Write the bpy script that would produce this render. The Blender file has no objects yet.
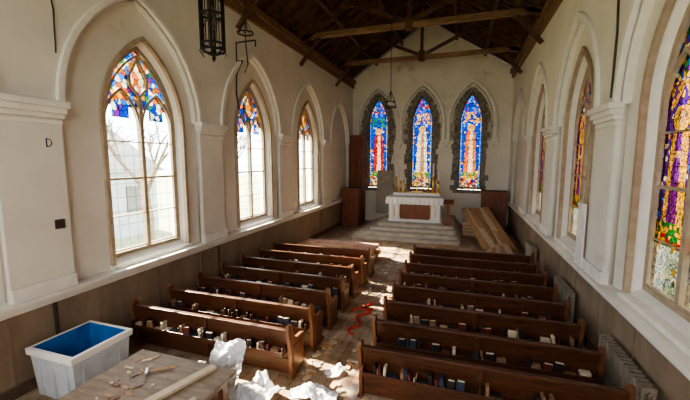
import bpy, bmesh, math, random
import numpy as np
from mathutils import Vector, noise, Matrix
random.seed(7); np.random.seed(7)
scene=bpy.context.scene
COL=scene.collection
# ------------------------------------------------------------------ layout
XL,XR=-6.67,2.57; XC=(XL+XR)/2; YF=21.4; YB=-3.0
ZT=8.6; ZR=11.6; SL=(ZR-ZT)/((XR-XL)/2)
BAYS=[1.65,6.0,10.3,14.7]; BAYW=1.7
PD=.07   # pilaster layer projection
# ------------------------------------------------------------------ materials
def nodes(name):
    m=bpy.data.materials.new(name); m.use_nodes=True
    nt=m.node_tree; b=nt.nodes['Principled BSDF']; return m,nt,b
def mat_noise(name,c1,c2,rough=.7,scale=3,detail=6,stretch=(1,1,1),bump=0.0,lo=.35,hi=.65,metal=0,bscale=None,third=None):
    m,nt,b=nodes(name); N=nt.nodes; L=nt.links
    tc=N.new('ShaderNodeTexCoord'); mp=N.new('ShaderNodeMapping'); mp.inputs['Scale'].default_value=stretch
    L.new(tc.outputs['Object'],mp.inputs['Vector'])
    n=N.new('ShaderNodeTexNoise'); n.inputs['Scale'].default_value=scale; n.inputs['Detail'].default_value=detail
    n.inputs['Roughness'].default_value=.65
    L.new(mp.outputs['Vector'],n.inputs['Vector'])
    r=N.new('ShaderNodeValToRGB'); r.color_ramp.elements[0].position=lo; r.color_ramp.elements[1].position=hi
    r.color_ramp.elements[0].color=(*c1,1); r.color_ramp.elements[1].color=(*c2,1)
    L.new(n.outputs['Fac'],r.inputs['Fac'])
    out=r.outputs['Color']
    if third:
        n2=N.new('ShaderNodeTexNoise'); n2.inputs['Scale'].default_value=third[1]; n2.inputs['Detail'].default_value=8
        n2.inputs['Roughness'].default_value=.7
        L.new(tc.outputs['Object'],n2.inputs['Vector'])
        r2=N.new('ShaderNodeValToRGB'); r2.color_ramp.elements[0].position=third[2]; r2.color_ramp.elements[1].position=third[3]
        r2.color_ramp.elements[0].color=(0,0,0,1); r2.color_ramp.elements[1].color=(1,1,1,1)
        L.new(n2.outputs['Fac'],r2.inputs['Fac'])
        mx=N.new('ShaderNodeMixRGB'); mx.inputs['Color2'].default_value=(*third[0],1)
        L.new(r2.outputs['Color'],mx.inputs['Fac']); L.new(out,mx.inputs['Color1']); out=mx.outputs['Color']
    L.new(out,b.inputs['Base Color'])
    b.inputs['Roughness'].default_value=rough; b.inputs['Metallic'].default_value=metal
    if bump:
        bp=N.new('ShaderNodeBump'); bp.inputs['Strength'].default_value=bump; bp.inputs['Distance'].default_value=.02
        nn=n
        if bscale:
            nn=N.new('ShaderNodeTexNoise'); nn.inputs['Scale'].default_value=bscale; L.new(tc.outputs['Object'],nn.inputs['Vector'])
        L.new(nn.outputs['Fac'],bp.inputs['Height']); L.new(bp.outputs['Normal'],b.inputs['Normal'])
    return m
PLASTER=mat_noise('plaster',(.66,.62,.54),(.74,.705,.625),.85,.9,8,bump=.12,bscale=9,third=((.50,.46,.38),.55,.60,.74))
PLASTER_F=mat_noise('plaster_far',(.72,.665,.57),(.79,.745,.66),.85,1.2,8,bump=.2,bscale=7,third=((.47,.39,.29),.5,.6,.72))
ROUGHP=mat_noise('rough_plaster',(.40,.36,.29),(.58,.53,.45),.95,3,8,bump=.6,third=((.22,.19,.16),2.5,.53,.63))  # rough plaster, greyed so its colour darkens the far window recesses
TRIMM=mat_noise('trim_paint',(.69,.665,.60),(.78,.755,.69),.6,4,5)
TAN=mat_noise('wainscot_paint',(.20,.145,.097),(.28,.21,.145),.65,2,8,stretch=(1,1,.4),bump=.1,third=((.40,.33,.25),1.1,.62,.74))
BASEB=mat_noise('baseboard_wood',(.09,.055,.033),(.14,.09,.06),.6,5,5)
FRAME=mat_noise('window_frame',(.34,.26,.175),(.44,.35,.245),.6,6,4)
STONE=mat_noise('rough_stone',(.10,.09,.078),(.34,.31,.26),.95,7,8,bump=.8)
DARKW=mat_noise('pew_wood',(.04,.014,.006),(.11,.04,.017),.36,5,8,stretch=(.6,3,5),bump=.05)
ENDW=mat_noise('pew_end_wood',(.11,.04,.016),(.22,.088,.036),.4,5,8,stretch=(3,3,.6),bump=.05)
CASEW=mat_noise('cabinet_wood',(.13,.038,.016),(.24,.08,.035),.5,4,6,stretch=(3,3,.5))
BEAMW=mat_noise('roof_timber',(.04,.018,.010),(.13,.06,.03),.7,3,8,stretch=(1,1,1),bump=.2)
TIEW=mat_noise('tie_timber',(.13,.07,.036),(.28,.16,.09),.7,3,8,stretch=(.4,3,3),bump=.2)
PLANK=mat_noise('raw_plank',(.38,.21,.10),(.56,.35,.19),.7,3,8,stretch=(4,.5,2))
PLANK2=mat_noise('pale_plank',(.54,.42,.28),(.66,.54,.4),.75,3,8,stretch=(1,4,2))
PINK=mat_noise('pink_board',(.42,.2,.15),(.55,.33,.26),.8,3,5)
WHITE=mat_noise('white_cloth',(.76,.75,.72),(.84,.83,.80),.8,3,4,bump=.1)
PAPER=mat_noise('paper',(.60,.61,.63),(.72,.73,.75),.6,5,4)
STEP=mat_noise('step_stone',(.38,.34,.28),(.56,.51,.44),.8,3,7,bump=.2)
IRON=mat_noise('black_iron',(.01,.01,.01),(.03,.028,.026),.5,8,3,metal=.6)
GOLD=mat_noise('brass',(.65,.40,.10),(.8,.54,.17),.3,8,3,metal=1)
WAX=mat_noise('wax',(.8,.77,.68),(.86,.83,.75),.5,5,2)
RADM=mat_noise('radiator_paint',(.24,.20,.15),(.34,.29,.23),.45,6,5,metal=.2)
BLUE=mat_noise('blue_plastic',(.008,.10,.34),(.014,.15,.46),.4,4,4)
GREYP=mat_noise('grey_plastic',(.42,.47,.52),(.54,.59,.64),.45,4,4)
RED=mat_noise('red_cable',(.5,.03,.02),(.62,.05,.03),.5,4,2)
BOARD=mat_noise('grey_board',(.30,.26,.22),(.40,.36,.31),.8,4,4)
SWITCH=mat_noise('switch_metal',(.03,.025,.02),(.06,.05,.04),.5,4,4)
TABLE=mat_noise('table_top',(.17,.115,.075),(.29,.215,.15),.6,3,8,stretch=(1,5,1),third=((.5,.46,.4),9,.64,.7))
STEEL=mat_noise('tool_steel',(.3,.3,.3),(.45,.45,.45),.35,6,3,metal=.9)
BK=[mat_noise('book_'+n,c,tuple(min(1,x*1.25) for x in c),.6,20,2) for n,c in
    (('cream',(.52,.45,.34)),('black',(.014,.013,.013)),('red',(.10,.02,.015)),('blue',(.022,.03,.055)),('tan',(.22,.13,.07)))]
def mat_boards(name,c1,c2,mort,w,h,rot,rough=.7,dust=None,offset=.37):
    m,nt,b=nodes(name); N=nt.nodes; L=nt.links
    tc=N.new('ShaderNodeTexCoord'); mp=N.new('ShaderNodeMapping'); mp.inputs['Rotation'].default_value=rot
    L.new(tc.outputs['Object'],mp.inputs['Vector'])
    br=N.new('ShaderNodeTexBrick'); br.inputs['Scale'].default_value=1; br.inputs['Brick Width'].default_value=w
    br.inputs['Row Height'].default_value=h; br.inputs['Mortar Size'].default_value=.008; br.offset=offset
    br.inputs['Color1'].default_value=(*c1,1); br.inputs['Color2'].default_value=(*c2,1); br.inputs['Mortar'].default_value=(*mort,1)
    L.new(mp.outputs['Vector'],br.inputs['Vector'])
    n=N.new('ShaderNodeTexNoise'); n.inputs['Scale'].default_value=2.2; n.inputs['Detail'].default_value=9; n.inputs['Roughness'].default_value=.7
    L.new(tc.outputs['Object'],n.inputs['Vector'])
    out=br.outputs['Color']
    if dust:
        r=N.new('ShaderNodeValToRGB'); r.color_ramp.elements[0].position=.40; r.color_ramp.elements[1].position=.62
        L.new(n.outputs['Fac'],r.inputs['Fac'])
        mm=N.new('ShaderNodeMath'); mm.operation='MULTIPLY'; mm.inputs[1].default_value=.75; L.new(r.outputs['Color'],mm.inputs[0])
        mx=N.new('ShaderNodeMixRGB'); mx.inputs['Color2'].default_value=(*dust,1)
        L.new(mm.outputs[0],mx.inputs['Fac']); L.new(out,mx.inputs['Color1']); out=mx.outputs['Color']
    L.new(out,b.inputs['Base Color']); b.inputs['Roughness'].default_value=rough
    bp=N.new('ShaderNodeBump'); bp.inputs['Strength'].default_value=.3; bp.inputs['Distance'].default_value=.02
    L.new(br.outputs['Fac'],bp.inputs['Height']); bp.invert=True; L.new(bp.outputs['Normal'],b.inputs['Normal'])
    return m
FLOORM=mat_boards('floor_boards',(.37,.23,.13),(.22,.135,.075),(.04,.028,.02),2.2,.14,(0,0,math.radians(90)),.5,dust=(.53,.43,.32))
CEILM=mat_boards('ceiling_boards',(.11,.048,.023),(.05,.023,.012),(.008,.006,.005),3,.2,(0,0,math.radians(90)),.75)
# ------------------------------------------------------------------ mesh builder
class MB:
    def __init__(s): s.v=[]; s.f=[]; s.m=[]
    def add(s,vs,fs,m=0):
        o=len(s.v); s.v+= [tuple(x) for x in vs]
        for f in fs: s.f.append([i+o for i in f]); s.m.append(m)
    def box(s,x0,x1,y0,y1,z0,z1,m=0,rot=None,piv=None):
        vs=[Vector(p) for p in ((x0,y0,z0),(x1,y0,z0),(x1,y1,z0),(x0,y1,z0),(x0,y0,z1),(x1,y0,z1),(x1,y1,z1),(x0,y1,z1))]
        if rot is not None:
            pv=Vector(piv) if piv else Vector(((x0+x1)/2,(y0+y1)/2,(z0+z1)/2))
            vs=[rot@(p-pv)+pv for p in vs]
        s.add(vs,[(0,3,2,1),(4,5,6,7),(0,1,5,4),(1,2,6,5),(2,3,7,6),(3,0,4,7)],m)
    def prism(s,poly,vec,m=0):
        n=len(poly); a=[Vector(p) for p in poly]; b=[p+Vector(vec) for p in a]
        fs=[tuple(range(n))[::-1],tuple(range(n,2*n))]+[(i,(i+1)%n,n+(i+1)%n,n+i) for i in range(n)]
        s.add(a+b,fs,m)
    def beam(s,p0,p1,w,h,m=0,up=(0,0,1)):
        p0=Vector(p0);p1=Vector(p1); d=(p1-p0).normalized(); u=Vector(up)
        r=d.cross(u)
        if r.length<1e-4: r=d.cross(Vector((1,0,0)))
        r.normalize(); u=r.cross(d).normalized()
        vs=[]
        for p in (p0,p1):
            for a,b in ((-1,-1),(1,-1),(1,1),(-1,1)): vs.append(p+r*(a*w/2)+u*(b*h/2))
        s.add(vs,[(0,1,2,3),(7,6,5,4),(0,4,5,1),(1,5,6,2),(2,6,7,3),(3,7,4,0)],m)
    def tube(s,path,r,n=8,m=0,cap=True,closed=False):
        P=[Vector(p) for p in path]; rs=r if isinstance(r,(list,tuple)) else [r]*len(P); vs=[]
        K=len(P)
        for i,p in enumerate(P):
            if closed: d=(P[(i+1)%K]-P[i-1])
            else: d=(P[min(i+1,K-1)]-P[max(i-1,0)])
            d.normalize(); u=Vector((0,0,1)) if abs(d.z)<.95 else Vector((1,0,0))
            a=d.cross(u).normalized(); b=a.cross(d)
            for k in range(n):
                t=2*math.pi*k/n; vs.append(p+a*(math.cos(t)*rs[i])+b*(math.sin(t)*rs[i]))
        fs=[]
        for i in range(K if closed else K-1):
            j=(i+1)%K
            for k in range(n): fs.append((i*n+k,i*n+(k+1)%n,j*n+(k+1)%n,j*n+k))
        if cap and not closed: fs+=[tuple(range(n))[::-1],tuple((K-1)*n+k for k in range(n))]
        s.add(vs,fs,m)
    def lathe(s,prof,c,n=16,m=0):
        vs=[];
        for r,z in prof:
            for k in range(n):
                t=2*math.pi*k/n; vs.append((c[0]+r*math.cos(t),c[1]+r*math.sin(t),c[2]+z))
        fs=[]
        for i in range(len(prof)-1):
            for k in range(n): fs.append((i*n+k,i*n+(k+1)%n,(i+1)*n+(k+1)%n,(i+1)*n+k))
        fs+=[tuple(range(n))[::-1],tuple((len(prof)-1)*n+k for k in range(n))]
        s.add(vs,fs,m)
    def strip(s,path,w,d0,d1,M,m=0,closed=False):
        """rectangular section swept along 2D path in wall plane"""
        K=len(path); vs=[]
        for i in range(K):
            if closed: a=path[i-1]; b=path[(i+1)%K]
            else: a=path[max(i-1,0)]; b=path[min(i+1,K-1)]
            def nrm(p,q):
                dx,dz=q[0]-p[0],q[1]-p[1]; l=math.hypot(dx,dz) or 1; return (-dz/l,dx/l)
            c=path[i]
            n1=nrm(a,c) if a!=c else nrm(c,b); n2=nrm(c,b) if b!=c else n1
            nx,nz=n1[0]+n2[0],n1[1]+n2[1]; l=math.hypot(nx,nz) or 1; nx/=l; nz/=l
            k=1/max(.35,nx*n1[0]+nz*n1[1])
            for sg,d in ((-1,d0),(1,d0),(1,d1),(-1,d1)):
                vs.append(M(c[0]+nx*sg*w/2*k,c[1]+nz*sg*w/2*k,d))
        fs=[]
        for i in range(K if closed else K-1):
            j=(i+1)%K
            for k in range(4): fs.append((i*4+k,i*4+(k+1)%4,j*4+(k+1)%4,j*4+k))
        if not closed: fs+=[(0,1,2,3),tuple((K-1)*4+k for k in (3,2,1,0))]
        s.add(vs,fs,m)
    def done(s,name,mats,loc=(0,0,0),parent=None,bevel=0,smooth=False,rotz=0):
        me=bpy.data.meshes.new(name); me.from_pydata(s.v,[],s.f)
        for mt in mats: me.materials.append(mt)
        me.polygons.foreach_set('material_index',s.m)
        bm=bmesh.new(); bm.from_mesh(me); bmesh.ops.recalc_face_normals(bm,faces=bm.faces); bm.to_mesh(me); bm.free()
        if smooth:
            for p in me.polygons: p.use_smooth=True
        ob=bpy.data.objects.new(name,me); COL.objects.link(ob); ob.location=loc; ob.rotation_euler[2]=rotz
        if parent: ob.parent=parent
        if bevel:
            b=ob.modifiers.new('bevel','BEVEL'); b.width=bevel; b.segments=2; b.limit_method='ANGLE'
        return ob
def arch(c,w,z0,zs,za,n=14):
    h=za-zs; R=(h*h+w*w)/(2*w); pts=[(c-w,z0)]
    cx=c-w+R; a1=math.atan2(h,w-R)
    for i in range(n+1):
        t=math.pi+(a1-math.pi)*i/n; pts.append((cx+R*math.cos(t),zs+R*math.sin(t)))
    right=[(2*c-x,z) for x,z in pts[::-1][1:]]
    return pts+right
def inside_arch(x,z,w,z0,zs,za):
    h=za-zs; R=(h*h+w*w)/(2*w)
    ok=(np.abs(x)<w)&(z>z0)&(z<=zs)
    ok2=(z>zs)&(((np.abs(x)+(R-w))**2+(z-zs)**2)<R*R)
    return ok|ok2
def holed(name,outer,holes,d0,d1,M,mat):
    cu=bpy.data.curves.new(name,'CURVE'); cu.dimensions='2D'; cu.fill_mode='BOTH'; cu.extrude=(d1-d0)/2
    for poly in [outer]+holes:
        sp=cu.splines.new('POLY'); sp.points.add(len(poly)-1)
        for i,p in enumerate(poly): sp.points[i].co=(p[0],p[1],0,1)
        sp.use_cyclic_u=True
    ob=bpy.data.objects.new(name+'_c',cu); COL.objects.link(ob)
    dg=bpy.context.evaluated_depsgraph_get(); dg.update()
    me=bpy.data.meshes.new_from_object(ob.evaluated_get(dg))
    bpy.data.objects.remove(ob)
    for v in me.vertices: v.co=M(v.co.x,v.co.y,(d0+d1)/2+v.co.z)
    bm=bmesh.new(); bm.from_mesh(me); bmesh.ops.remove_doubles(bm,verts=bm.verts,dist=1e-4)
    bmesh.ops.recalc_face_normals(bm,faces=bm.faces); bm.to_mesh(me); bm.free()
    me.materials.clear(); me.materials.append(mat); me.name=name
    o=bpy.data.objects.new(name,me); COL.objects.link(o); return o
ML=lambda s,z,d:(XL-d,s,z)
MR=lambda s,z,d:(XR+d,s,z)
MF=lambda s,z,d:(s,YF+d,z)
MBK=lambda s,z,d:(s,YB-d,z)
# ------------------------------------------------------------------ stained glass
def glass_mat():
    m=bpy.data.materials.new('stained_glass'); m.use_nodes=True; nt=m.node_tree; N=nt.nodes; L=nt.links
    N.clear(); o=N.new('ShaderNodeOutputMaterial'); at=N.new('ShaderNodeAttribute'); at.attribute_name='col'
    t=N.new('ShaderNodeBsdfTransparent'); g=N.new('ShaderNodeBsdfDiffuse'); mx=N.new('ShaderNodeMixShader'); mx.inputs[0].default_value=.08
    L.new(at.outputs['Color'],t.inputs['Color']); L.new(at.outputs['Color'],g.inputs['Color'])
    L.new(t.outputs[0],mx.inputs[1]); L.new(g.outputs[0],mx.inputs[2]); L.new(mx.outputs[0],o.inputs['Surface'])
    return m
GLASS=glass_mat()
class PR:
    def __init__(s,seed): s.r=random.Random(seed)
    def rand(s): return s.r.random()
    def uniform(s,a,b): return s.r.uniform(a,b)
    def randint(s,n): return s.r.randrange(n)
    def choice(s,n,p): return s.r.choices(range(n),p)[0]
def make_glass(name,c,w,z0,zs,za,d,M,design,seed,res,cell,parent,leadw=.012):
    rng=np.random.RandomState(seed)
    nx=int(2*w/res); nz=int((za-z0)/res)
    xs=(np.arange(nx)+.5)/nx*2*w-w; zz=(np.arange(nz)+.5)/nz*(za-z0)+z0
    X,Z=np.meshgrid(xs,zz); X=X.ravel(); Z=Z.ravel()
    sx=np.arange(-w-cell,w+cell*1.5,cell); sz=np.arange(z0-cell,za+cell*1.5,cell*1.25)
    SX,SZ=np.meshgrid(sx,sz); SX=SX+rng.uniform(-.48,.48,SX.shape)*cell; SZ=SZ+rng.uniform(-.48,.48,SZ.shape)*cell*1.2
    SX=SX.ravel(); SZ=SZ.ravel()
    col=np.zeros((len(X),3))
    for i0 in range(0,len(X),2000):
        dx=X[i0:i0+2000,None]-SX[None]; dz=Z[i0:i0+2000,None]-SZ[None]
        D=np.sqrt(dx*dx+dz*dz); idx=np.argpartition(D,1,axis=1)[:,:2]
        d2=np.take_along_axis(D,idx,1); o=np.argsort(d2,1); idx=np.take_along_axis(idx,o,1); d2=np.take_along_axis(d2,o,1)
        cc=np.array([design(float(X[i0+k]),float(Z[i0+k]),PR(int(idx[k,0])*7919+seed*131)) for k in range(len(idx))])
        lead=(d2[:,1]-d2[:,0])<leadw
        clear=cc[:,0]+cc[:,1]+cc[:,2]>2.1
        gx=(np.abs(((X[i0:i0+2000]/.22)%1)-.5)>.46)|(np.abs(((Z[i0:i0+2000]/.3)%1)-.5)>.47)
        cc=np.where((lead&~clear)[:,None],cc*.15,cc)
        cc=np.where((clear&gx)[:,None],cc*.5,cc)
        col[i0:i0+2000]=cc
    ins=inside_arch(X,Z,w,z0,zs,za)
    vs=[];gi=np.arange((nx+1)*(nz+1)).reshape(nz+1,nx+1)
    for j in range(nz+1):
        for i in range(nx+1): vs.append(M(c-w+2*w*i/nx,z0+(za-z0)*j/nz,d))
    fs=[];fc=[]
    for k in np.nonzero(ins)[0]:
        j,i=divmod(int(k),nx); fs.append((gi[j,i],gi[j,i+1],gi[j+1,i+1],gi[j+1,i])); fc.append(col[k])
    fs=[tuple(int(q) for q in f) for f in fs]
    me=bpy.data.meshes.new(name); me.from_pydata(vs,[],fs)
    a=me.color_attributes.new('col','FLOAT_COLOR','CORNER')
    fc=np.repeat(np.array(fc),4,axis=0); fc=np.concatenate([fc,np.ones((len(fc),1))],1).astype(np.float32)
    a.data.foreach_set('color',fc.ravel()); me.materials.append(GLASS)
    ob=bpy.data.objects.new(name,me); COL.objects.link(ob); ob.parent=parent
    return ob
def jit(c,rng,a=.3):
    k=1+rng.uniform(-a,a); return [max(0,min(1,x*k*(1+rng.uniform(-.1,.1)))) for x in c]
B=(.0012,.010,.10);LB=(.006,.055,.21);R_=(.15,.003,.002);G=(.22,.10,.010);W_=(.24,.20,.13);P=(.042,.004,.062);GR=(.006,.045,.012);SK=(.20,.10,.04);OR=(.21,.038,.004)
PALE=(.28,.26,.21); GREYG=(.19,.20,.22); DKL=(.006,.005,.004); AMB=(.25,.115,.014)
def figure(cx,zb,H,w,robe,under,bg,edge,canopy,halo=G):
    def f(x,z,rng):
        u=(x-cx); t=(z-zb)/H
        if abs(x)>w*.86: return jit(edge if rng.rand()<.75 else G,rng)
        if abs(x)>w*.82: return DKL
        if t<0:
            if t<-.12: return jit([R_,B,G,W_][rng.randint(4)],rng)
            return jit(GR if rng.rand()<.6 else G,rng)
        if t<1.0:
            r=math.hypot(u,(t-.90)*H)
            if math.hypot(u,(t-.895)*H*.8)<.075:
                if abs(abs(u)-.03)<.012 and abs((t-.9)*H-.01)<.012: return DKL
                return jit(SK,rng,.08)
            if r<.12 and t>.89: return jit((.08,.04,.015),rng,.1)
            if r<.2: return jit(halo,rng,.12)
            if r<.22: return DKL
            if t<.86:
                if t<.70: hw=(.60-.20*t)*w
                else: hw=.46*w*math.sqrt(max(0,1-((t-.70)/.16)**2))
                if abs(u)<hw:
                    if .56<t<.62 and abs(u)<.13: return jit(SK,rng,.1)
                    fold=abs(math.sin(u*26+t*7+math.sin(t*17)))<.13
                    if fold: return [q*.35 for q in robe]
                    if abs(u-.03)<.05+.08*(1-t): return jit(under,rng,.2)
                    return jit(robe,rng,.3)
                if abs(u)<hw+.015: return DKL
            return jit(bg,rng) if rng.rand()<.86 else jit([LB,PALE,G][rng.randint(3)],rng)
        if t<1.22:
            if abs(abs(u)-(1.22-t)*H*.7)<.05: return jit(canopy,rng)
            return jit(canopy,rng) if rng.rand()<.3 else jit(bg,rng)
        return jit([bg,LB,R_,G][rng.choice(4,[.6,.22,.08,.1])],rng)
    return f
def clear_top(zsplit):
    def f(x,z,rng):
        if z>zsplit-.25*(abs(abs(x)-.45)<.2):
            if abs(x)<.2 and 5.3<z<5.95: return jit([OR,G,W_][rng.randint(3)],rng)
            return jit([B,LB,G,GR,OR,PALE,P][rng.choice(7,[.26,.24,.14,.06,.10,.16,.04])],rng)
        k=rng.uniform(.84,.96); return (k*.88,k*.95,k)
    return f
def right_design(k0):
    robes=[(P,AMB),(AMB,P)] if k0%2 else [(AMB,R_),(AMB,P)]
    fg=[figure(0,2.9,1.65,.44,a,b_,(.035,.008,.075) if j else (.01,.05,.11),PALE,AMB,AMB) for j,(a,b_) in enumerate(robes)]
    def f(x,z,rng):
        k=0 if x<0 else 1
        if z<2.55: return jit([PALE,GREYG,AMB][rng.choice(3,[.55,.35,.1])],rng,.2)
        if z<2.72: return jit([GR,AMB,R_][rng.choice(3,[.4,.3,.3])],rng,.2)
        if z>4.9: return jit([B,LB,P,AMB,PALE,OR,GR][rng.choice(7,[.22,.22,.12,.18,.13,.08,.05])],rng)
        return fg[k](x-(-.46 if k==0 else .46),z,rng)
    return f
# ------------------------------------------------------------------ floor & walls
b=MB(); b.box(XL-.6,XR+.6,YB-.6,YF+.5,-.3,0); b.done('floor',[FLOORM])
DG=.30   # glass depth
def side_wall(side,M,windows,bays,pil,last):
    holes=[arch(c,1.04,1.62,4.6,6.42) for c in windows]
    holed('wall_'+side,[(YB-.1,0),(YF+.3,0),(YF+.3,ZT+.12),(YB-.1,ZT+.12)],holes,.10,.55,M,PLASTER)
    big=[arch(c,BAYW,1.53,4.75,7.2,20) for c in bays]+[arch(last,1.55,1.53,4.75,7.1,20)]
    h2=holed('trim_arcade_'+side,[(YB+.02,1.5),(YF-.01,1.5),(YF-.01,ZT),(YB+.02,ZT)],big,-PD,.0995,M,PLASTER)
    t=MB()
    for bp_ in big:
        top=bp_[1:-1]
        t.strip([(p[0],p[1]) for p in top],.11,-.07-PD,.03-PD,M)
        c=sum(p[0] for p in top)/len(top)
        t.strip([((p[0]-c)*.955+c,4.75+(p[1]-4.75)*.96) for p in top],.05,-.03,.11,M)
    for y in pil:
        hw=.47
        for k,(e,z0,z1) in enumerate(((.03,4.40,4.47),(.06,4.5,4.58),(.11,4.58,4.68),(.16,4.68,4.79))):
            p0=M(y-hw-e*.5,z0,-e-PD); p1=M(y+hw+e*.5,z1,.02)
            t.box(min(p0[0],p1[0]),max(p0[0],p1[0]),p0[1],p1[1],z0,z1)
        p0=M(y-hw-.02,0,-.05-PD); p1=M(y+hw+.02,0,.02)
        t.box(min(p0[0],p1[0]),max(p0[0],p1[0]),p0[1],p1[1],1.545,1.78)
    t.done('trim_mouldings_'+side,[TRIMM],bevel=.012)
    t=MB()
    for (e,z0,z1) in ((.19,1.50,1.56),(.13,1.43,1.50),(.08,1.36,1.43)):
        p0=M(YB+.02,z0,-e); p1=M(YF-.02,z1,.14); t.box(min(p0[0],p1[0]),max(p0[0],p1[0]),p0[1],p1[1],z0,z1)
    t.done('trim_ledge_'+side,[TRIMM])
    t=MB()
    p0=M(YB+.02,0,0); p1=M(YF-.02,0,.1); t.box(min(p0[0],p1[0]),max(p0[0],p1[0]),p0[1],p1[1],0.0,1.4)
    y=YB+.5
    while y<YF-.3:
        p0=M(y,0,-.012); p1=M(y+.05,0,.01); t.box(min(p0[0],p1[0]),max(p0[0],p1[0]),p0[1],p1[1],.2,1.36); y+=1.44
    t.done('trim_wainscot_'+side,[TAN])
    t=MB(); p0=M(YB+.02,0,-.04); p1=M(YF-.02,0,.0); t.box(min(p0[0],p1[0]),max(p0[0],p1[0]),p0[1],p1[1],0,.2)
    t.done('baseboard_'+side,[BASEB],bevel=.01)
wcount=[0]
def side_window(c,M,design,seed,res,cell,leadw=.012):
    wcount[0]+=1; n=wcount[0]
    t=MB()
    A=arch(c,1.05,1.62,4.6,6.44); Bp=arch(c,.94,1.78,4.62,6.26)
    K=len(A); vs=[M(p[0],p[1],.095) for p in A]+[M(p[0],p[1],DG) for p in Bp]
    t.add(vs,[(i,(i+1)%K,K+(i+1)%K,K+i) for i in range(K)],1)
    t.strip(A[0:],.08,.03,.12,M,0)
    t.strip(arch(c,.97,1.74,4.62,6.31),.16,DG-.05,DG+.06,M,0,closed=True)
    t.strip(arch(c,.86,1.86,4.58,6.1),.04,DG-.06,DG-.01,M,0,closed=True)
    t.strip([(c,1.8),(c,5.15)],.09,DG-.07,DG+.05,M,0)
    for sg in (-1,1):
        t.strip(arch(c+sg*.455,.43,1.85,4.5,5.3)[1:-1],.055,DG-.05,DG+.04,M,0)
    eye=[(c,5.2),(c+.21,5.42),(c+.23,5.62),(c,6.05),(c-.23,5.62),(c-.21,5.42)]
    t.strip(eye,.05,DG-.05,DG+.04,M,0,closed=True)
    for z in (2.6,3.4,4.2): t.strip([(c-.92,z),(c+.92,z)],.025 if z!=3.4 else .05,DG-.04,DG+.03,M,0)
    p0=M(c-1.1,0,-.02); p1=M(c+1.1,0,.25); t.box(min(p0[0],p1[0]),max(p0[0],p1[0]),p0[1],p1[1],1.55,1.64,2)
    fr=t.done('window_%d'%n,[FRAME,TRIMM,TRIMM])
    make_glass('glass',c,.94,1.78,4.62,6.25,DG,M,design,seed,res,cell,fr,leadw)
    li=bpy.data.lights.new('sky_portal','AREA'); li.shape='RECTANGLE'; li.size=2.0; li.size_y=4.9
    lo=bpy.data.objects.new('sky_portal',li); COL.objects.link(lo)
    pc=Vector(M(c,4,.6)); tgt=Vector(M(c,4,-1)); lo.location=pc
    lo.rotation_euler=(tgt-pc).to_track_quat('-Z','Y').to_euler()
    li.cycles.is_portal=True
WL=[c+.2 for c in BAYS]; BR=[c-.35 for c in BAYS]; WR=[c-.3 for c in BAYS]
side_wall('left',ML,WL,BAYS,(-.5,3.825,8.15,12.5,16.9),18.95)
side_wall('right',MR,WR,BR,(-.85,3.475,7.8,12.15,16.55),18.6)
for i,c in enumerate(WL):
    side_window(c,ML,clear_top(4.95),10+i,.02 if i==1 else .035,.10)
for i,c in enumerate(WR):
    side_window(c,MR,right_design(i),30+i,.016 if i==1 else (.022 if i==2 else .035),.065,.008)
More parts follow.
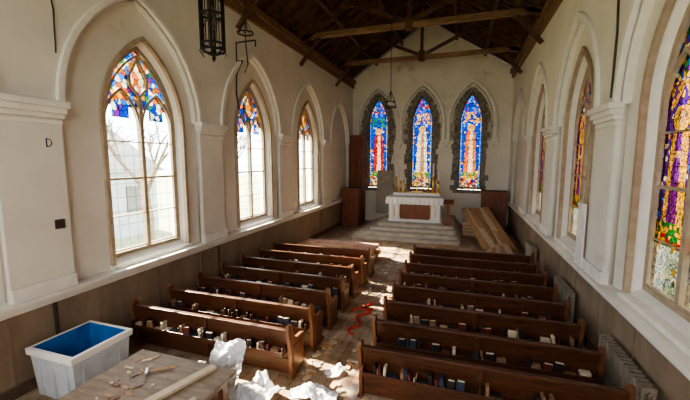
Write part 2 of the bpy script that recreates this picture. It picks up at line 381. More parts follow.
# far wall
LAN=[-4.98,-2.32,.42]; LW,LZ0,LZS,LZA=.58,2.2,5.95,7.5
gable=[(XL-.1,0),(XR+.1,0),(XR+.1,ZT),(XC,ZR+.1),(XL-.1,ZT)]
holed('wall_far',gable,[arch(c,LW+.1,LZ0-.12,LZS,LZA+.17) for c in LAN],0,.5,MF,PLASTER_F)
designs=[figure(0,3.1,2.7,.56,R_,W_,B,LB,GR),figure(0,3.1,2.8,.56,W_,(.12,.05,.02),B,LB,G),figure(0,3.1,2.8,.56,OR,W_,B,LB,G)]
for i,c in enumerate(LAN):
    wcount[0]+=1; t=MB()
    rng=random.Random(i)
    A=arch(c,LW+.16,LZ0-.15,LZS,LZA+.25,16)
    for k in range(len(A)-1):
        p,q=A[k],A[k+1]; l=math.hypot(q[0]-p[0],q[1]-p[1]); m=max(1,int(l/.3))
        for j in range(m):
            a=(p[0]+(q[0]-p[0])*j/m,p[1]+(q[1]-p[1])*j/m); bb=(p[0]+(q[0]-p[0])*(j+1)/m,p[1]+(q[1]-p[1])*(j+1)/m)
            w=rng.uniform(.2,.44); nx,nz=-(bb[1]-a[1]),(bb[0]-a[0]); ll=math.hypot(nx,nz); nx/=ll;nz/=ll
            off=w/2-.12
            t.strip([(a[0]+nx*off,a[1]+nz*off),(bb[0]+nx*off,bb[1]+nz*off)],w,-.05-rng.uniform(0,.05),.1,MF,1)
    t.box(c-LW-.3,c+LW+.3,YF-.1,YF+.3,LZ0-.3,LZ0-.12,1)
    t.strip(arch(c,LW+.03,LZ0-.03,LZS,LZA+.05),.12,.15,.28,MF,0,closed=True)
    for z in (2.9,3.7,4.5,5.3,6.1): t.strip([(c-LW,z),(c+LW,z)],.025,.17,.22,MF,0)
    t.strip(arch(c,LW-.1,5.8,5.95,7.0,10)[1:-1],.035,.16,.24,MF,0)
    t.strip([(c,6.98),(c,LZA)],.035,.16,.24,MF,0)
    fr=t.done('window_%d'%wcount[0],[STONE,STONE])
    make_glass('glass',c,LW,LZ0,LZS,LZA,.2,MF,designs[i],50+i,.025,.08,fr,.008)
    li=bpy.data.lights.new('sky_portal','AREA'); li.shape='RECTANGLE'; li.size=1.4; li.size_y=5.6
    lo=bpy.data.objects.new('sky_portal',li); COL.objects.link(lo); lo.location=(c,YF+.6,4.8)
    lo.rotation_euler=Vector((0,-1,0)).to_track_quat('-Z','Y').to_euler(); li.cycles.is_portal=True
    holed('trim_recess_%d'%i,arch(c,1.18,4.9,5.95,8.1,18),[arch(c,LW+.12,4.95,LZS,LZA+.2)],-.03,.01,MF,ROUGHP)  # recess shade put into a greyer plaster colour; panel is not sunk
t=MB()
for c in LAN:
    top=arch(c,1.24,4.95,5.95,8.2,18)
    t.strip(top,.19,-.24,.02,MF)
    top=arch(c,1.08,5.5,5.95,7.97,18); t.strip(top[1:-1],.07,-.14,.02,MF)
for x in (LAN[0]-1.28,(LAN[0]+LAN[1])/2,(LAN[1]+LAN[2])/2,LAN[2]+1.28):
    t.box(x-.22,x+.22,YF-.3,YF+.02,4.82,5.02); t.box(x-.15,x+.15,YF-.22,YF+.02,4.65,4.82); t.box(x-.08,x+.08,YF-.15,YF+.02,4.45,4.65)
t.done('trim_hood_moulds',[TRIMM],bevel=.02)
t=MB(); t.box(XL,XR,YF-.08,YF,1.5,1.58); t.box(XL,XR,YF-.05,YF,0,1.5,1); t.done('trim_ledge_far',[TRIMM,PLASTER_F])
gb=[(XL-.1,0),(XR+.1,0),(XR+.1,ZT),(XC,ZR+.1),(XL-.1,ZT)]
FILL_WIN=[(-.2,1.3,3.0,6.6,8.4),(-4.3,1.1,3.0,6,7.6)]  # unseen back windows, added to supply fill light
holed('wall_back',gb,[arch(*w) for w in FILL_WIN],0,.4,MBK,PLASTER)
t=MB()
for c,w,z0,zs,za in FILL_WIN:
    t.strip(arch(c,w,z0,zs,za),.12,.05,.2,MBK,0,closed=True); t.strip([(c,z0),(c,za)],.1,.05,.18,MBK)
    for z in (4.4,5.6): t.strip([(c-w,z),(c+w,z)],.05,.07,.15,MBK)
    li=bpy.data.lights.new('sky_portal','AREA'); li.shape='RECTANGLE'; li.size=2*w; li.size_y=za-z0
    lo=bpy.data.objects.new('sky_portal',li); COL.objects.link(lo); lo.location=(c,YB-.5,(z0+za)/2)
    lo.rotation_euler=Vector((0,1,0)).to_track_quat('-Z','Y').to_euler(); li.cycles.is_portal=True
t.done('window_%d'%(wcount[0]+1),[FRAME])  # frames of the added fill-light windows
# ------------------------------------------------------------------ ceiling
t=MB(); e=.75
def zc(x): return ZR+.16-abs(x-XC)*SL
pts=[(XL-e,zc(XL-e)),(XC,zc(XC)),(XR+e,zc(XR+e))]
poly=[(x,YB-.5,z) for x,z in pts]+[(x,YB-.5,z+.2) for x,z in pts[::-1]]
t.prism(poly,(0,YF-YB+1.1,0)); t.done('ceiling',[CEILM])
t=MB()
y=YB+.3
while y<YF-.1:
    for sg in (-1,1):
        x0=XC+sg*4.75; t.beam((x0,y,zc(x0)-.09),(XC,y,zc(XC)-.09),.08,.16)
    y+=.62
for fr in (.33,.66):
    for sg in (-1,1):
        x=XC+sg*4.62*fr; t.beam((x,YB,zc(x)-.22),(x,YF,zc(x)-.22),.14,.18)
t.beam((XC,YB,zc(XC)-.2),(XC,YF,zc(XC)-.2),.1,.3)
t.done('ceiling_rafters',[BEAMW])
t=MB()
for sg in (-1,1):
    x=XC+sg*4.47; t.box(x-.13,x+.13,YB+.02,YF-.02,ZT-.16,ZT+.06)
    x=XC+sg*4.5; t.box(x-.06,x+.06,YB+.02,YF-.02,ZT-.4,ZT-.16)
t.done('trim_wall_plate',[TIEW])
for y in (1,5.2,9.4,13.7,18.0):
    t=MB(); zt=8.78
    t.beam((XL+.0,y,zt),(XR-.0,y,zt),.16,.2,1)
    for sg in (-1,1):
        x0=XC+sg*4.5; t.beam((x0,y,zc(x0)-.32),(XC,y,zc(XC)-.32),.16,.22)
        t.beam((XC+sg*.05,y,zt+.1),(XC+sg*2.3,y,zc(XC+2.3)-.4),.11,.14)
        t.beam((XC+sg*4.45,y,7.7),(XC+sg*3.6,y,zt-.05),.1,.14)
        t.box(XC+sg*2.3-.12,XC+sg*2.3+.12,y-.1,y+.1,zc(XC+2.3)-.55,zc(XC+2.3)-.2)
    t.beam((XC,y,zt),(XC,y,zc(XC)-.3),.14,.14); t.box(XC-.14,XC+.14,y-.1,y+.1,zt-.18,zt+.3)
    t.beam((XC-1.9,y,10.3),(XC+1.9,y,10.3),.08,.18)
    t.done('roof_truss',[BEAMW,TIEW])
# ------------------------------------------------------------------ pews
def pew(x0,x1,y,seed):
    rng=random.Random(seed); t=MB(); L=x1-x0; h=L/2
    tl=.07
    t.prism([(-h+.04,0,.34),(-h+.04,.035,.34),(-h+.04,.035-tl,.86),(-h+.04,-tl,.86)],(L-.08,0,0),0)
    t.box(-h+.04,h-.04,-tl-.03,-tl+.055,.85,.90,0)
    t.box(-h+.04,h-.04,-.01,.03,.06,.34,0)
    t.prism([(-h+.04,.03,.40),(-h+.04,.46,.44),(-h+.04,.46,.475),(-h+.04,.03,.435)],(L-.08,0,0),0)
    t.box(-h+.04,h-.04,.40,.43,.30,.44,0)
    n=max(2,int(L/1.2))
    for i in range(1,n):
        x=-h+L*i/n; t.box(x-.02,x+.02,0,.42,0,.42,0)
        t.prism([(x-.04,-.03,.1),(x-.04,-.0,.1),(x-.04,-tl,.85),(x-.04,-tl-.03,.85)],(.08,0,0),0)
    t.box(-h+.06,h-.06,-.19,-.01,.46,.48,0); t.box(-h+.06,h-.06,-.20,-.185,.46,.54,0)
    for i in range(0,n+1):
        x=-h+.07+(L-.14)*i/n; t.box(x-.012,x+.012,-.2,-.02,.46,.62,0)
    prof=[(-.04,0),(-.045,.45),(-.12,.80),(-.135,.93),(-.10,.985),(-.03,.99),(.02,.95),(.04,.86),(.10,.72),(.20,.66),(.40,.65),(.49,.62),(.52,.55),(.50,.46),(.46,.40),(.46,.10),(.52,.0)]
    for xx in (-h-.03,h-.03):
        t.prism([(xx,a,c) for a,c in prof],(.06,0,0),1)
    for sg in (-1,1):
        xo=sg*(h+.03); a,b_=(xo,xo+sg*.014); t.box(min(a,b_),max(a,b_),.03,.38,.12,.56,1)
        t.box(min(a,b_),max(a,b_),-.06,.54,0,.07,1)
    x=-h+.12
    while x<h-.16:
        if rng.random()<.10: x+=rng.uniform(.08,.3); continue
        th=rng.uniform(.03,.055); hh=rng.uniform(.14,.20); m=2+rng.choices(range(5),[2.6,4,3.6,2.5,3])[0]
        if rng.random()<.55:
            rot=Matrix.Rotation(rng.uniform(-.22,.22),3,'Y')
            t.box(x,x+th,-.175,-.175+rng.uniform(.10,.13),.482,.482+hh,m,rot=rot,piv=(x,-.1,.482))
            x+=th+rng.uniform(.002,.02)
        elif rng.random()<.4:
            wd=rng.uniform(.11,.15); rot=Matrix.Rotation(rng.uniform(-.12,.12),3,'Y')
            t.box(x,x+wd,-.17,-.17+th,.484,.484+hh,m,rot=rot)
            t.box(x+.01,x+wd-.005,-.168,-.174+th,.49,.484+hh+.003,2,rot=rot); x+=wd+.02
        else:
            wd=rng.uniform(.13,.18); t.box(x,x+wd,-.17,-.06,.482,.482+th,m)
            t.box(x+.005,x+wd-.005,-.172,-.062,.488,.476+th,2)
            if rng.random()<.7: t.box(x+.01,x+wd-.01,-.168,-.07,.482+th,.482+th*2,2+rng.randrange(5))
            x+=wd+.03
    t.done('church_pew',[DARKW,ENDW]+BK,loc=((x0+x1)/2,y,0),bevel=.006)
for i in range(7): pew(-6.22,-2.72,5.18+.93*i,100+i)
for i in range(8): pew(-1.42,2.12,5.10+.945*i,200+i)
# ------------------------------------------------------------------ chancel
t=MB()
for i,(y0,m) in enumerate(((16.1,0),(16.55,.35),(17.0,.7),(17.45,1.0))):
    t.box(-5.0+m,0-m*.3,y0,YF-.12,.15*i,.15*(i+1)); t.box(-5.03+m,.03-m*.3,y0-.03,YF-.12,.15*(i+1)-.035,.15*(i+1)+.001)
t.done('altar_steps',[STEP],bevel=.01)
PZ=.602
t=MB(); ax0,ax1,ay0,ay1=-3.6,-.95,18.2,19.2
t.box(ax0-.05,ax1+.05,ay0-.05,ay1+.05,PZ,PZ+.12,0)
t.box(ax0,ax1,ay0,ay1,PZ+.12,PZ+1.15,0)
t.box(ax0-.1,ax1+.1,ay0-.1,ay1+.1,PZ+1.15,PZ+1.27,0)
t.box(-2.95,-1.55,ay0-.03,ay0,PZ+.2,PZ+.85,1)
for x in (-2.98,-2.25,-1.52): t.box(x-.04,x+.04,ay0-.05,ay0,PZ+.16,PZ+.87,1)
for z in (.18,.87): t.box(-3.0,-1.48,ay0-.05,ay0,PZ+z-.03,PZ+z+.03,1)
for x in (ax0+.12,ax1-.12): t.box(x-.1,x+.1,ay0-.05,ay0,PZ+.12,PZ+1.15,0)
for x in (ax0+.42,ax1-.38): t.strip(arch(x,.12,PZ+.25,PZ+.7,PZ+.95,8),.03,-.03,0,lambda s,z,d:(s,ay0+d,z),2)
t.box(ax0+.1,ax1-.1,ay1-.32,ay1+.02,PZ+1.3,PZ+1.45,0)
altar=t.done('altar',[WHITE,CASEW,GOLD],bevel=.012)
t=MB(); nx=60; zt=PZ+1.285; vs=[];fs=[]
rows=[(ay0-.13,.34),(ay0-.13,.15),(ay0-.12,0),(ay0+.3,0),(ay1-.34,0)]
for j,(y,dr) in enumerate(rows):
    for i in range(nx+1):
        x=ax0-.13+(ax1-ax0+.26)*i/nx; wv=math.sin(i*1.3)*.018*(1 if dr>0 else 0)
        vs.append((x,y-wv*dr*4,zt-dr-abs(math.sin(i*.33))*.03*(dr>.2)))
for j in range(len(rows)-1):
    for i in range(nx): fs.append((j*(nx+1)+i,j*(nx+1)+i+1,(j+1)*(nx+1)+i+1,(j+1)*(nx+1)+i))
t.add(vs,fs); 
for sg,xe in ((-1,ax0-.13),(1,ax1+.13)):
    t.add([(xe,ay0-.13,zt),(xe,ay1-.34,zt),(xe+sg*.02,ay1-.34,zt-.55),(xe+sg*.02,ay0-.13,zt-.55)],[(0,1,2,3)])
o=t.done('cloth',[WHITE],parent=altar); sd=o.modifiers.new('s','SOLIDIFY'); sd.thickness=.008
zt=PZ+1.452
cprof=[(.14,0),(.14,.03),(.08,.06),(.045,.12),(.085,.18),(.045,.24),(.04,.45),(.075,.5),(.045,.55),(.1,.62),(.1,.64)]
for x,s in ((-3.38,1.35),(-3.12,1.0),(-2.88,.75),(-1.66,.85),(-1.41,1.45),(-1.15,1.1)):
    t=MB(); t.lathe([(r*.95,z*s) for r,z in cprof],(0,0,0),14,0); t.lathe([(.045,0),(.045,.42*s),(.008,.46*s)],(0,0,.64*s),10,1)
    t.done('altar_candlestick',[GOLD,WAX],loc=(x,ay1-.15,zt),smooth=False)
t=MB()
t.box(-2.55,-1.95,ay1-.28,ay1,zt,zt+.08,0); t.box(-2.29,-2.21,ay1-.18,ay1-.1,zt+.08,zt+.8,0); t.box(-2.46,-2.04,ay1-.18,ay1-.1,zt+.5,zt+.58,0)
t.done('altar_cross',[GOLD],bevel=.008)
def panelled(name,x0,x1,y0,y1,z0,z1,cols,rowsz,cornice=.06,gothic=False):
    t=MB(); t.box(x0,x1,y0,y1,z0,z1)
    t.box(x0-cornice,x1+cornice,y0-cornice,y1,z1-.12,z1); t.box(x0-.03,x1+.03,y0-.03,y1,z0,z0+.15)
    w=(x1-x0)/cols
    for i in range(cols+1): t.box(x0+w*i-.035,x0+w*i+.035,y0-.03,y0,z0,z1)
    for z in rowsz: t.box(x0,x1,y0-.03,y0,z-.04,z+.04)
    for xs in (x0,x1):
        sg=1 if xs==x1 else -1
        for yy in (y0+.03,y1-.04): t.box(min(xs,xs+sg*.03),max(xs,xs+sg*.03),yy-.035,yy+.035,z0,z1)
        for z in rowsz: t.box(min(xs,xs+sg*.03),max(xs,xs+sg*.03),y0,y1,z-.04,z+.04)
    if gothic:
        for i in range(cols):
            c=x0+w*(i+.5); t.strip(arch(c,w/2-.06,rowsz[0]+.1,z1-.9,z1-.3),.03,-.03,.0,lambda s,z,d:(s,y0+d,z))
    return t.done(name,[CASEW],bevel=.008)
panelled('tall_wooden_cabinet',-6.5,-5.74,20.6,21.2,0,5.3,2,(.9,2.0,3.5,4.6),gothic=True)
panelled('wooden_pulpit',-6.5,-5.6,19.1,19.85,0,2.2,2,(.3,1.2,1.9))
panelled('choir_desk',1.1,2.3,20.1,20.8,0,2.15,3,(.3,1.1,1.9))
t=MB(); t.box(-.2,.2,-.2,.2,0,.06); t.box(-.06,.06,-.06,.06,.06,1.15); t.box(-.16,.16,-.13,.13,.06,.14)
t.box(-.24,.24,-.2,.2,1.13,1.18,rot=Matrix.Rotation(.45,3,'X')); t.box(-.24,.24,-.22,-.18,1.06,1.1)
t.done('wooden_lectern',[CASEW],loc=(-.56,17.78,PZ),bevel=.008)
t=MB(); t.box(-.5,.5,-.02,.02,0,2.6); t.box(-.5,.5,-.03,-.02,0,.08); t.box(-.5,.5,-.03,-.02,2.52,2.6);t.box(-.5,-.42,-.03,-.02,0,2.6); t.box(.42,.5,-.03,-.02,0,2.6)
o=t.done('leaning_board',[BOARD],loc=(-4.40,20.7,.61)); o.rotation_euler[0]=math.radians(-8)
# planks by the altar, propped on a low lumber pile
t=MB(); rng=random.Random(3)
for i in range(7):
    x=.2+i*.17; xe=min(2.0,x+.85+rng.uniform(-.25,.2)); y0=15.2+rng.uniform(0,.8)
    t.beam((xe+.2,y0,.03),(x,19.75-rng.uniform(0,.4),1.18+.03*i),.28,.035,i%2 if i!=3 else 0)
for k in range(9): t.box(.1+rng.uniform(0,.05),1.6,18.3,18.8,.085*k,.085*k+.075,k%2)
for i in range(5):
    t.beam((.9+i*.25,13.3+rng.uniform(0,.5),.03+i*.045),(1.4+i*.12,15.9+rng.uniform(0,.4),.035+i*.045),.24,.035,(i+1)%2)
t.done('plank_stack',[PLANK,PLANK2])
t=MB()
for i in range(9):
    z=.03+i*.055; x0=-6.2+rng.uniform(0,.3); x1=-3.1+rng.uniform(-.3,.2); y=12.6+rng.uniform(-.15,.25)
    t.beam((x0,y-.3,z),(x1,y-.3+rng.uniform(-.1,.1),z),.5,.05,i%3); t.beam((x0,y+.35,z),(x1,y+.3,z),.5,.05,(i+1)%3)
t.done('salvaged_board_stack',[PINK,PLANK2,PLANK],bevel=.006)
def scraps(n,xr,yr,ar,lr,skip=None,name='scattered_wood_scraps',mats=None,wr=(.04,.11)):
    t=MB()
    for i in range(n):
        x=rng.uniform(*xr); y=rng.uniform(*yr); a=rng.uniform(*ar); l=rng.uniform(*lr)
        if skip and skip(x,y): continue
        dx,dy=math.cos(a)*l/2,math.sin(a)*l/2; x=min(max(x,xr[0]+abs(dx)),xr[1]-abs(dx)); z=.012+.0004*i
        t.beam((x-dx,y-dy,z),(x+dx,y+dy,z),rng.uniform(*wr),.02,i%2)
    t.done(name,mats or [PLANK,PLANK2])
scraps(46,(-6.2,.2),(13.9,15.7),(-.9,1.2),(.4,1.6))
scraps(30,(-2.60,-2.36),(5.2,6.7),(0,3.1),(.06,.22)); scraps(40,(-1.95,-1.5),(5.0,12.8),(0,3.1),(.06,.38)); 
scraps(26,(-2.9,-1.55),(3.7,4.2),(-.5,.5),(.3,1.0))
scraps(50,(-2.55,-2.05),(9.0,13.2),(0,3.1),(.03,.1),name='plaster_debris',mats=[WHITE,ROUGHP],wr=(.02,.07))
# ------------------------------------------------------------------ foreground
t=MB()
t.box(-4.75,-2.97,2.5,4.0,.74,.80,0); t.box(-4.65,-3.07,2.6,3.9,.62,.74,1)
for x in (-4.6,-3.12):
    for y in (2.65,3.85): t.box(x-.045,x+.045,y-.045,y+.045,0,.72,1)
t.box(-4.6,-3.12,3.83,3.87,.2,.28,1); t.box(-4.6,-3.12,2.63,2.67,.2,.28,1)
table=t.done('work_table',[TABLE,ENDW],bevel=.008)
t=MB(); t.beam((-3.3,3.93,.825),(-3.72,2.6,.825),.12,.045,0); t.beam((-3.08,3.3,.82),(-3.25,2.6,.82),.06,.03,0)
t.done('loose_plank',[PLANK2],bevel=.004)
t=MB()
t.tube([(-4.1,3.55,.825),(-3.85,3.75,.825)],[.014,.018],8,0); t.beam((-4.17,3.57,.835),(-4.08,3.47,.835),.03,.03,1); t.tube([(-4.08,3.47,.835),(-4.04,3.43,.84)],[.018,.02],8,1)
t.done('claw_hammer',[PLANK,STEEL])
t=MB()
for i in range(26):
    x=rng.uniform(-4.55,-3.75); y=rng.uniform(2.9,3.9); a=rng.uniform(0,3.1); l=rng.uniform(.03,.16)
    if abs(x+3.97)<.2 and y>3.4: continue
    dx,dy=math.cos(a)*l/2,math.sin(a)*l/2; t.beam((x-dx,y-dy,.81),(x+dx,y+dy,.81),rng.uniform(.015,.05),.014,i%3)
t.done('tabletop_wood_offcuts',[PLANK,PLANK2,ENDW],parent=table)
t=MB(); cx,cy=-5.9,3.86; H=.86
def ring(hw,z): return [(cx-hw,cy-hw,z),(cx+hw,cy-hw,z),(cx+hw,cy+hw,z),(cx-hw,cy+hw,z)]
def loft(a,bb,m): t.add(a+bb,[(i,(i+1)%4,4+(i+1)%4,4+i) for i in range(4)],m)
loft(ring(.43,.06),ring(.475,H-.1),0); t.add(ring(.43,.06),[(0,1,2,3)],0)
loft(ring(.475,H-.1),ring(.51,H-.1),0); loft(ring(.51,H-.1),ring(.515,H),2); loft(ring(.515,H),ring(.45,H),2); loft(ring(.45,H),ring(.39,.1),1); t.add(ring(.39,.1),[(0,1,2,3)],1)
for sx in (-1,1):
    for sy in (-1,1): t.tube([(cx+sx*.33-.02,cy+sy*.33,.04),(cx+sx*.33+.02,cy+sy*.33,.04)],.04,12,3)
for k in (-.3,0,.3):
    t.box(cx+k-.03,cx+k+.03,cy-.475,cy-.44,.1,.7,0); t.box(cx+.44,cx+.475,cy+k-.03,cy+k+.03,.1,.7,0)
t.done('plastic_storage_tub',[GREYP,BLUE,WHITE,IRON])
def paper(x,y,z,w,l,rz,seed,amp=.13,tilt=0):
    n=26; vs=[];fs=[]
    for j in range(n+1):
        for i in range(n+1):
            px=(i/n-.5)*w; py=(j/n-.5)*l
            q=noise.noise(Vector((px*3+seed,py*3,seed)))*amp+abs(noise.noise(Vector((px*8,py*8+seed,2))))*amp*.7
            px+=noise.noise(Vector((py*4,seed,1)))*.1; py+=noise.noise(Vector((px*4,seed,5)))*.1
            vs.append([px,py,q])
    mz=min(v[2] for v in vs)
    for v in vs: v[2]-=mz
    for j in range(n):
        for i in range(n): fs.append((j*(n+1)+i,j*(n+1)+i+1,(j+1)*(n+1)+i+1,(j+1)*(n+1)+i))
    t=MB(); t.add(vs,fs); o=t.done('crumpled_paper',[PAPER],loc=(x,y,z)); o.rotation_euler=(tilt,0,rz)
paper(-2.1,4.72,.045,.75,.45,.15,1.3,.16); paper(-2.95,4.45,.045,.7,.6,1.1,4.7,.18); paper(-3.6,4.62,.36,.55,.8,.15,8.1,.16,1.0)
paper(-2.0,5.5,.03,.35,.25,.7,3.3,.08); paper(-4.45,4.55,.04,.6,.5,.5,9.9,.15); paper(-2.45,4.15,.05,.5,.4,.2,2.9)
t=MB()
pp=[(-2.1,8.7),(-2.25,8.4),(-2.05,8.1),(-2.3,7.8),(-2.1,7.4),(-2.3,7.1),(-2.1,6.9)]
def smooth_path(P,z,n=6):
    out=[]
    for i in range(len(P)-1):
        p0=P[max(i-1,0)];p1=P[i];p2=P[i+1];p3=P[min(i+2,len(P)-1)]
        for k in range(n):
            u=k/n; out.append(tuple(.5*((2*p1[a])+(-p0[a]+p2[a])*u+(2*p0[a]-5*p1[a]+4*p2[a]-p3[a])*u*u+(-p0[a]+3*p1[a]-3*p2[a]+p3[a])*u**3) for a in (0,1))+(z,))
    return out
t.tube(smooth_path(pp,.03),.026,6,0); t.tube(smooth_path([(-2.0,8.3),(-2.2,8.2),(-2.4,8.3),(-2.5,8.0)],.035),.024,6,0)
t.done('red_extension_cable',[RED])
for y0,y1 in ((5.25,6.75),(8.7,9.9),(12.9,14.0)):
    t=MB(); x=XR-.17; y=y0
    while y<y1:
        for dx in (-.06,.06): t.tube([(x+dx,y,.1),(x+dx,y,.14),(x+dx,y,.80),(x+dx,y,.88)],[.018,.027,.027,.016],8)
        t.beam((x-.08,y,.84),(x+.08,y,.84),.045,.08); t.beam((x-.08,y,.14),(x+.08,y,.14),.045,.08); y+=.105
    t.tube([(x,y0-.05,.8),(x,y1,.8)],.022,8); t.tube([(x,y0-.05,.14),(x,y1,.14)],.022,8)
    for yy in (y0,y1-.05): t.box(x-.09,x+.09,yy-.02,yy+.02,0,.12)
    t.done('cast_iron_radiator',[RADM])
PX=XL+PD
t=MB(); t.box(PX-.002,PX+.03,4.05,4.2,2.62,2.78); t.box(PX+.03,PX+.035,4.08,4.17,2.65,2.75); t.done('wall_switch_box',[SWITCH],bevel=.006)
t=MB()
t.box(PX-.002,PX+.006,4.03,4.05,4.02,4.16)
t.tube([(PX+.003,4.04,4.16),(PX+.003,4.1,4.14),(PX+.003,4.12,4.09),(PX+.003,4.1,4.04),(PX+.003,4.04,4.02)],.009,5)
t.done('wall_letter_mark',[SWITCH])
t=MB()
for yy,z0,z1 in ((8.3,.2,1.36),(3.95,.2,1.36)): t.tube([(XL+.03,yy,z0),(XL+.03,yy,z1)],.025,8)
t.tube([(PX+.02,4.2,7.9),(PX+.02,4.25,6.9),(PX+.02,4.32,6.3),(PX+.02,4.3,5.6)],.012,6)
t.done('conduit_pipe',[SWITCH])
QX=XR-PD
t=MB(); t.tube([(QX-.02,8.1,8.4),(QX-.03,7.9,7.6),(QX-.02,7.65,6.9),(QX-.02,7.55,6.0),(QX-.02,7.58,4.9)],.02,6)
t.tube([(QX-.02,8.3,8.4),(QX-.03,8.2,7.6),(QX-.02,8.3,6.9)],.015,6)
t.done('hanging_cable',[SWITCH])
t=MB(); t.box(XR-.14,XR-.115,8.3,8.75,1.57,2.9); t.box(XR-.155,XR-.14,8.3,8.75,1.57,1.63); t.box(XR-.155,XR-.14,8.3,8.75,2.84,2.9)
t.done('propped_panel_board',[WHITE])
# ------------------------------------------------------------------ lanterns
def chain(t,x,y,z0,z1):
    t.tube([(x,y,z0),(x,y,z1)],.009,6)
    z=z0
    while z<z1: t.tube([(x-.02,y,z),(x,y,z+.03),(x+.02,y,z),(x,y,z-.03)],.006,4,closed=True); z+=.11
def lantern(x,y,z,r,h,ztop):
    t=MB(); n=6; P=lambda rr,k,zz:(x+rr*math.cos(k*math.pi/3),y+rr*math.sin(k*math.pi/3),zz)
    Q=lambda rr,a,zz:(x+rr*math.cos(a),y+rr*math.sin(a),zz)
    for k in range(n):
        t.beam(P(r,k,z),P(r,k,z+h),.03,.03)
        for zz in (z,z+.1,z+h*.5,z+h-.12,z+h): t.beam(P(r,k,zz),P(r,k+1,zz),.025,.03)
        # gothic arch tracery in every panel
        a0,a1=k*math.pi/3,(k+1)*math.pi/3
        for zb,zt_ in ((z+.1,z+h*.5),(z+h*.5,z+h-.12)):
            p0=Vector(P(r,k,zb)); p1=Vector(P(r,k+1,zb)); H_=zt_-zb
            mid=(p0+p1)/2
            for s_ in (p0,p1):
                path=[s_.lerp(mid,q)+Vector((0,0,H_*(.55+.4*math.sin(q*math.pi/2)))) for q in (0,.25,.5,.75,1)]
                t.tube(path,.008,4)
            t.beam(mid,mid+Vector((0,0,H_*.95)),.012,.012)
        t.beam(P(r,k,z+h),P(.04,k,z+h+r*.9),.025,.025)
        t.beam(P(r,k,z),(x,y,z-.1),.02,.02)
        t.tube([P(r,k,z+h),P(r*1.2,k,z+h+.05),P(r*1.15,k,z+h+.14)],.012,5)
        t.tube([P(r,k,z),P(r*1.15,k,z-.04),P(r*1.0,k,z-.09)],.01,5)
    t.lathe([(.012,z+.04),(.012,z+h*.3),(.05,z+h*.32),(.06,z+h*.5),(.03,z+h*.62)],(x,y,0),10,1)
    t.tube([(x,y,z-.1),(x,y,z+h)],.01,6); t.lathe([(.0,-.2),(.03,-.15),(.02,-.1)],(x,y,z),8)
    t.lathe([(.05,0),(.06,.06),(.02,.12)],(x,y,z+h+r*.85),10)
    chain(t,x,y,z+h+r*.9+.1,ztop); return t.done('hanging_lantern',[IRON,GLS])
GLS=mat_noise('smoked_glass',(.12,.105,.08),(.2,.18,.14),.25,6,3)
lantern(-4.10,5.2,5.66,.20,1.15,zc(-4.10)-.25)
t=MB(); x,y=-5.25,7.9
chain(t,x,y,6.75,8.3+.75)
t.beam((x-.28,y,6.75),(x+.28,y,6.75),.03,.03); t.beam((x-.28,y,6.75),(x-.28,y,6.3),.025,.025); t.beam((x+.28,y,6.75),(x+.28,y,6.6),.025,.025)
t.beam((x-.28,y,6.3),(x-.1,y,6.3),.02,.02)
t.tube([(x-.1,y,6.3),(x-.3,y,5.95),(x-.32,y,5.5),(x-.26,y,5.1)],.02,6); t.tube([(x,y,6.75),(x+.05,y,6.2),(x-.05,y,6.0)],.015,6)
for k in range(8):
    a=k*math.pi/4; b2=(k+1)*math.pi/4
    t.beam((x+.2*math.cos(a),y+.2*math.sin(a),6.95),(x+.2*math.cos(b2),y+.2*math.sin(b2),6.95),.02,.03)
    t.beam((x+.2*math.cos(a),y+.2*math.sin(a),6.95),(x,y,7.3),.012,.012)
t.done('broken_lantern_bracket',[IRON])
t=MB(); x,y=-2.6,13.2; chain(t,x,y,6.35,zc(x)-.25)
for k in range(16):
    a=k*math.pi/8; b2=(k+1)*math.pi/8
    for zz,rr in ((5.75,.2),(5.95,.16)): t.beam((x+rr*math.cos(a),y+rr*math.sin(a),zz),(x+rr*math.cos(b2),y+rr*math.sin(b2),zz),.02,.03)
    if k%4==0: t.tube([(x+.2*math.cos(a),y+.2*math.sin(a),5.75),(x+.16*math.cos(a),y+.16*math.sin(a),5.95),(x,y,6.35)],.012,5)
t.lathe([(.02,0),(.07,.05),(.08,.15),(.03,.22)],(x,y,5.8),12,1)
t.done('pendant_lamp',[IRON,WAX])
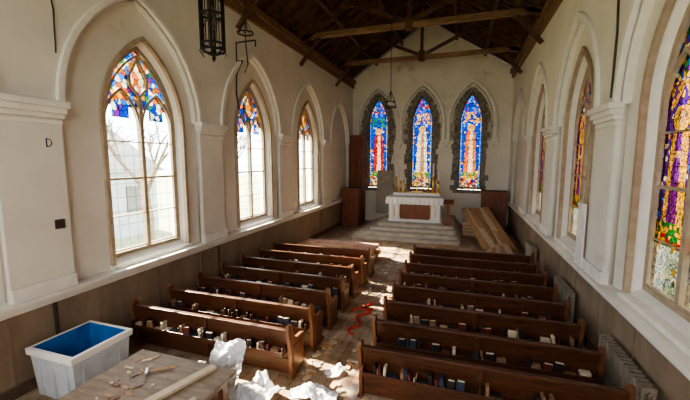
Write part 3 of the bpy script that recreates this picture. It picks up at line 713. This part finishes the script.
# ------------------------------------------------------------------ outdoors
LAWN=mat_noise('lawn',(.16,.2,.1),(.3,.32,.2),.9,.5,6); HOUSE=mat_noise('house_siding',(.26,.32,.38),(.34,.40,.46),.8,2,3); ROOF=mat_noise('house_roof',(.08,.09,.1),(.14,.15,.16),.8,3,3); BARK=mat_noise('bark',(.10,.08,.06),(.2,.16,.12),.9,4,4)
t=MB(); t.add([(-90,-60,-.35),(80,-60,-.35),(80,90,-.35),(-90,90,-.35)],[(0,1,2,3)]); t.done('lawn_ground',[LAWN])
t=MB(); t.box(-24,-17,8,16,-.35,3.2,0); t.prism([(-24.4,7.7,3.2),(-16.6,7.7,3.2),(-20.5,7.7,5.6)],(0,8.6,0),1)
for yy in (9,11.5,14): t.box(-17,-16.95,yy,yy+1,1,2.4,1)
t.done('neighbour_house',[HOUSE,ROOF])
def tree(x,y,seed):
    rng=random.Random(seed); t=MB()
    def br(p,d,l,r,dep):
        q=p+d*l; t.tube([p,(p+q)/2+Vector((rng.uniform(-.1,.1),rng.uniform(-.1,.1),0))*l*.3,q],[r,r*.85,r*.65],5)
        if dep:
            for _ in range(3):
                nd=(d+Vector((rng.uniform(-.8,.8),rng.uniform(-.8,.8),rng.uniform(-.1,.5)))).normalized(); br(q,nd,l*.68,r*.6,dep-1)
    br(Vector((x,y,-.4)),Vector((0,0,1)),2.6,.2,4); t.done('bare_tree',[BARK])
for i,(x,y) in enumerate(((-15,4.5),(-17,19),(-15,13.5),(-19,26),(-16,9.5))): tree(x,y,i)
# ------------------------------------------------------------------ light
w=bpy.data.worlds.new('World'); scene.world=w; w.use_nodes=True; bg=w.node_tree.nodes['Background']
bg.inputs['Color'].default_value=(.975,.985,1,1); bg.inputs['Strength'].default_value=10.5
su=bpy.data.lights.new('sun','SUN'); su.energy=85; su.angle=.02; su.color=(1,.83,.60)
so=bpy.data.objects.new('sun',su); COL.objects.link(so); so.rotation_euler=Vector((1,-.24,-.92)).to_track_quat('-Z','Y').to_euler()
try: scene.view_settings.look='AgX - Medium High Contrast'
except Exception: pass
# ------------------------------------------------------------------ camera
cam=bpy.data.cameras.new('camera'); co=bpy.data.objects.new('camera',cam); COL.objects.link(co)
cam.sensor_width=36; cam.lens=350/690*36; cam.clip_start=.05; cam.clip_end=500
psi,th=math.radians(18.4),math.radians(6.5)
F=Vector((-math.sin(psi)*math.cos(th),math.cos(psi)*math.cos(th),-math.sin(th)))
co.location=(0,0,3.8); co.rotation_euler=F.to_track_quat('-Z','Y').to_euler()
scene.camera=co
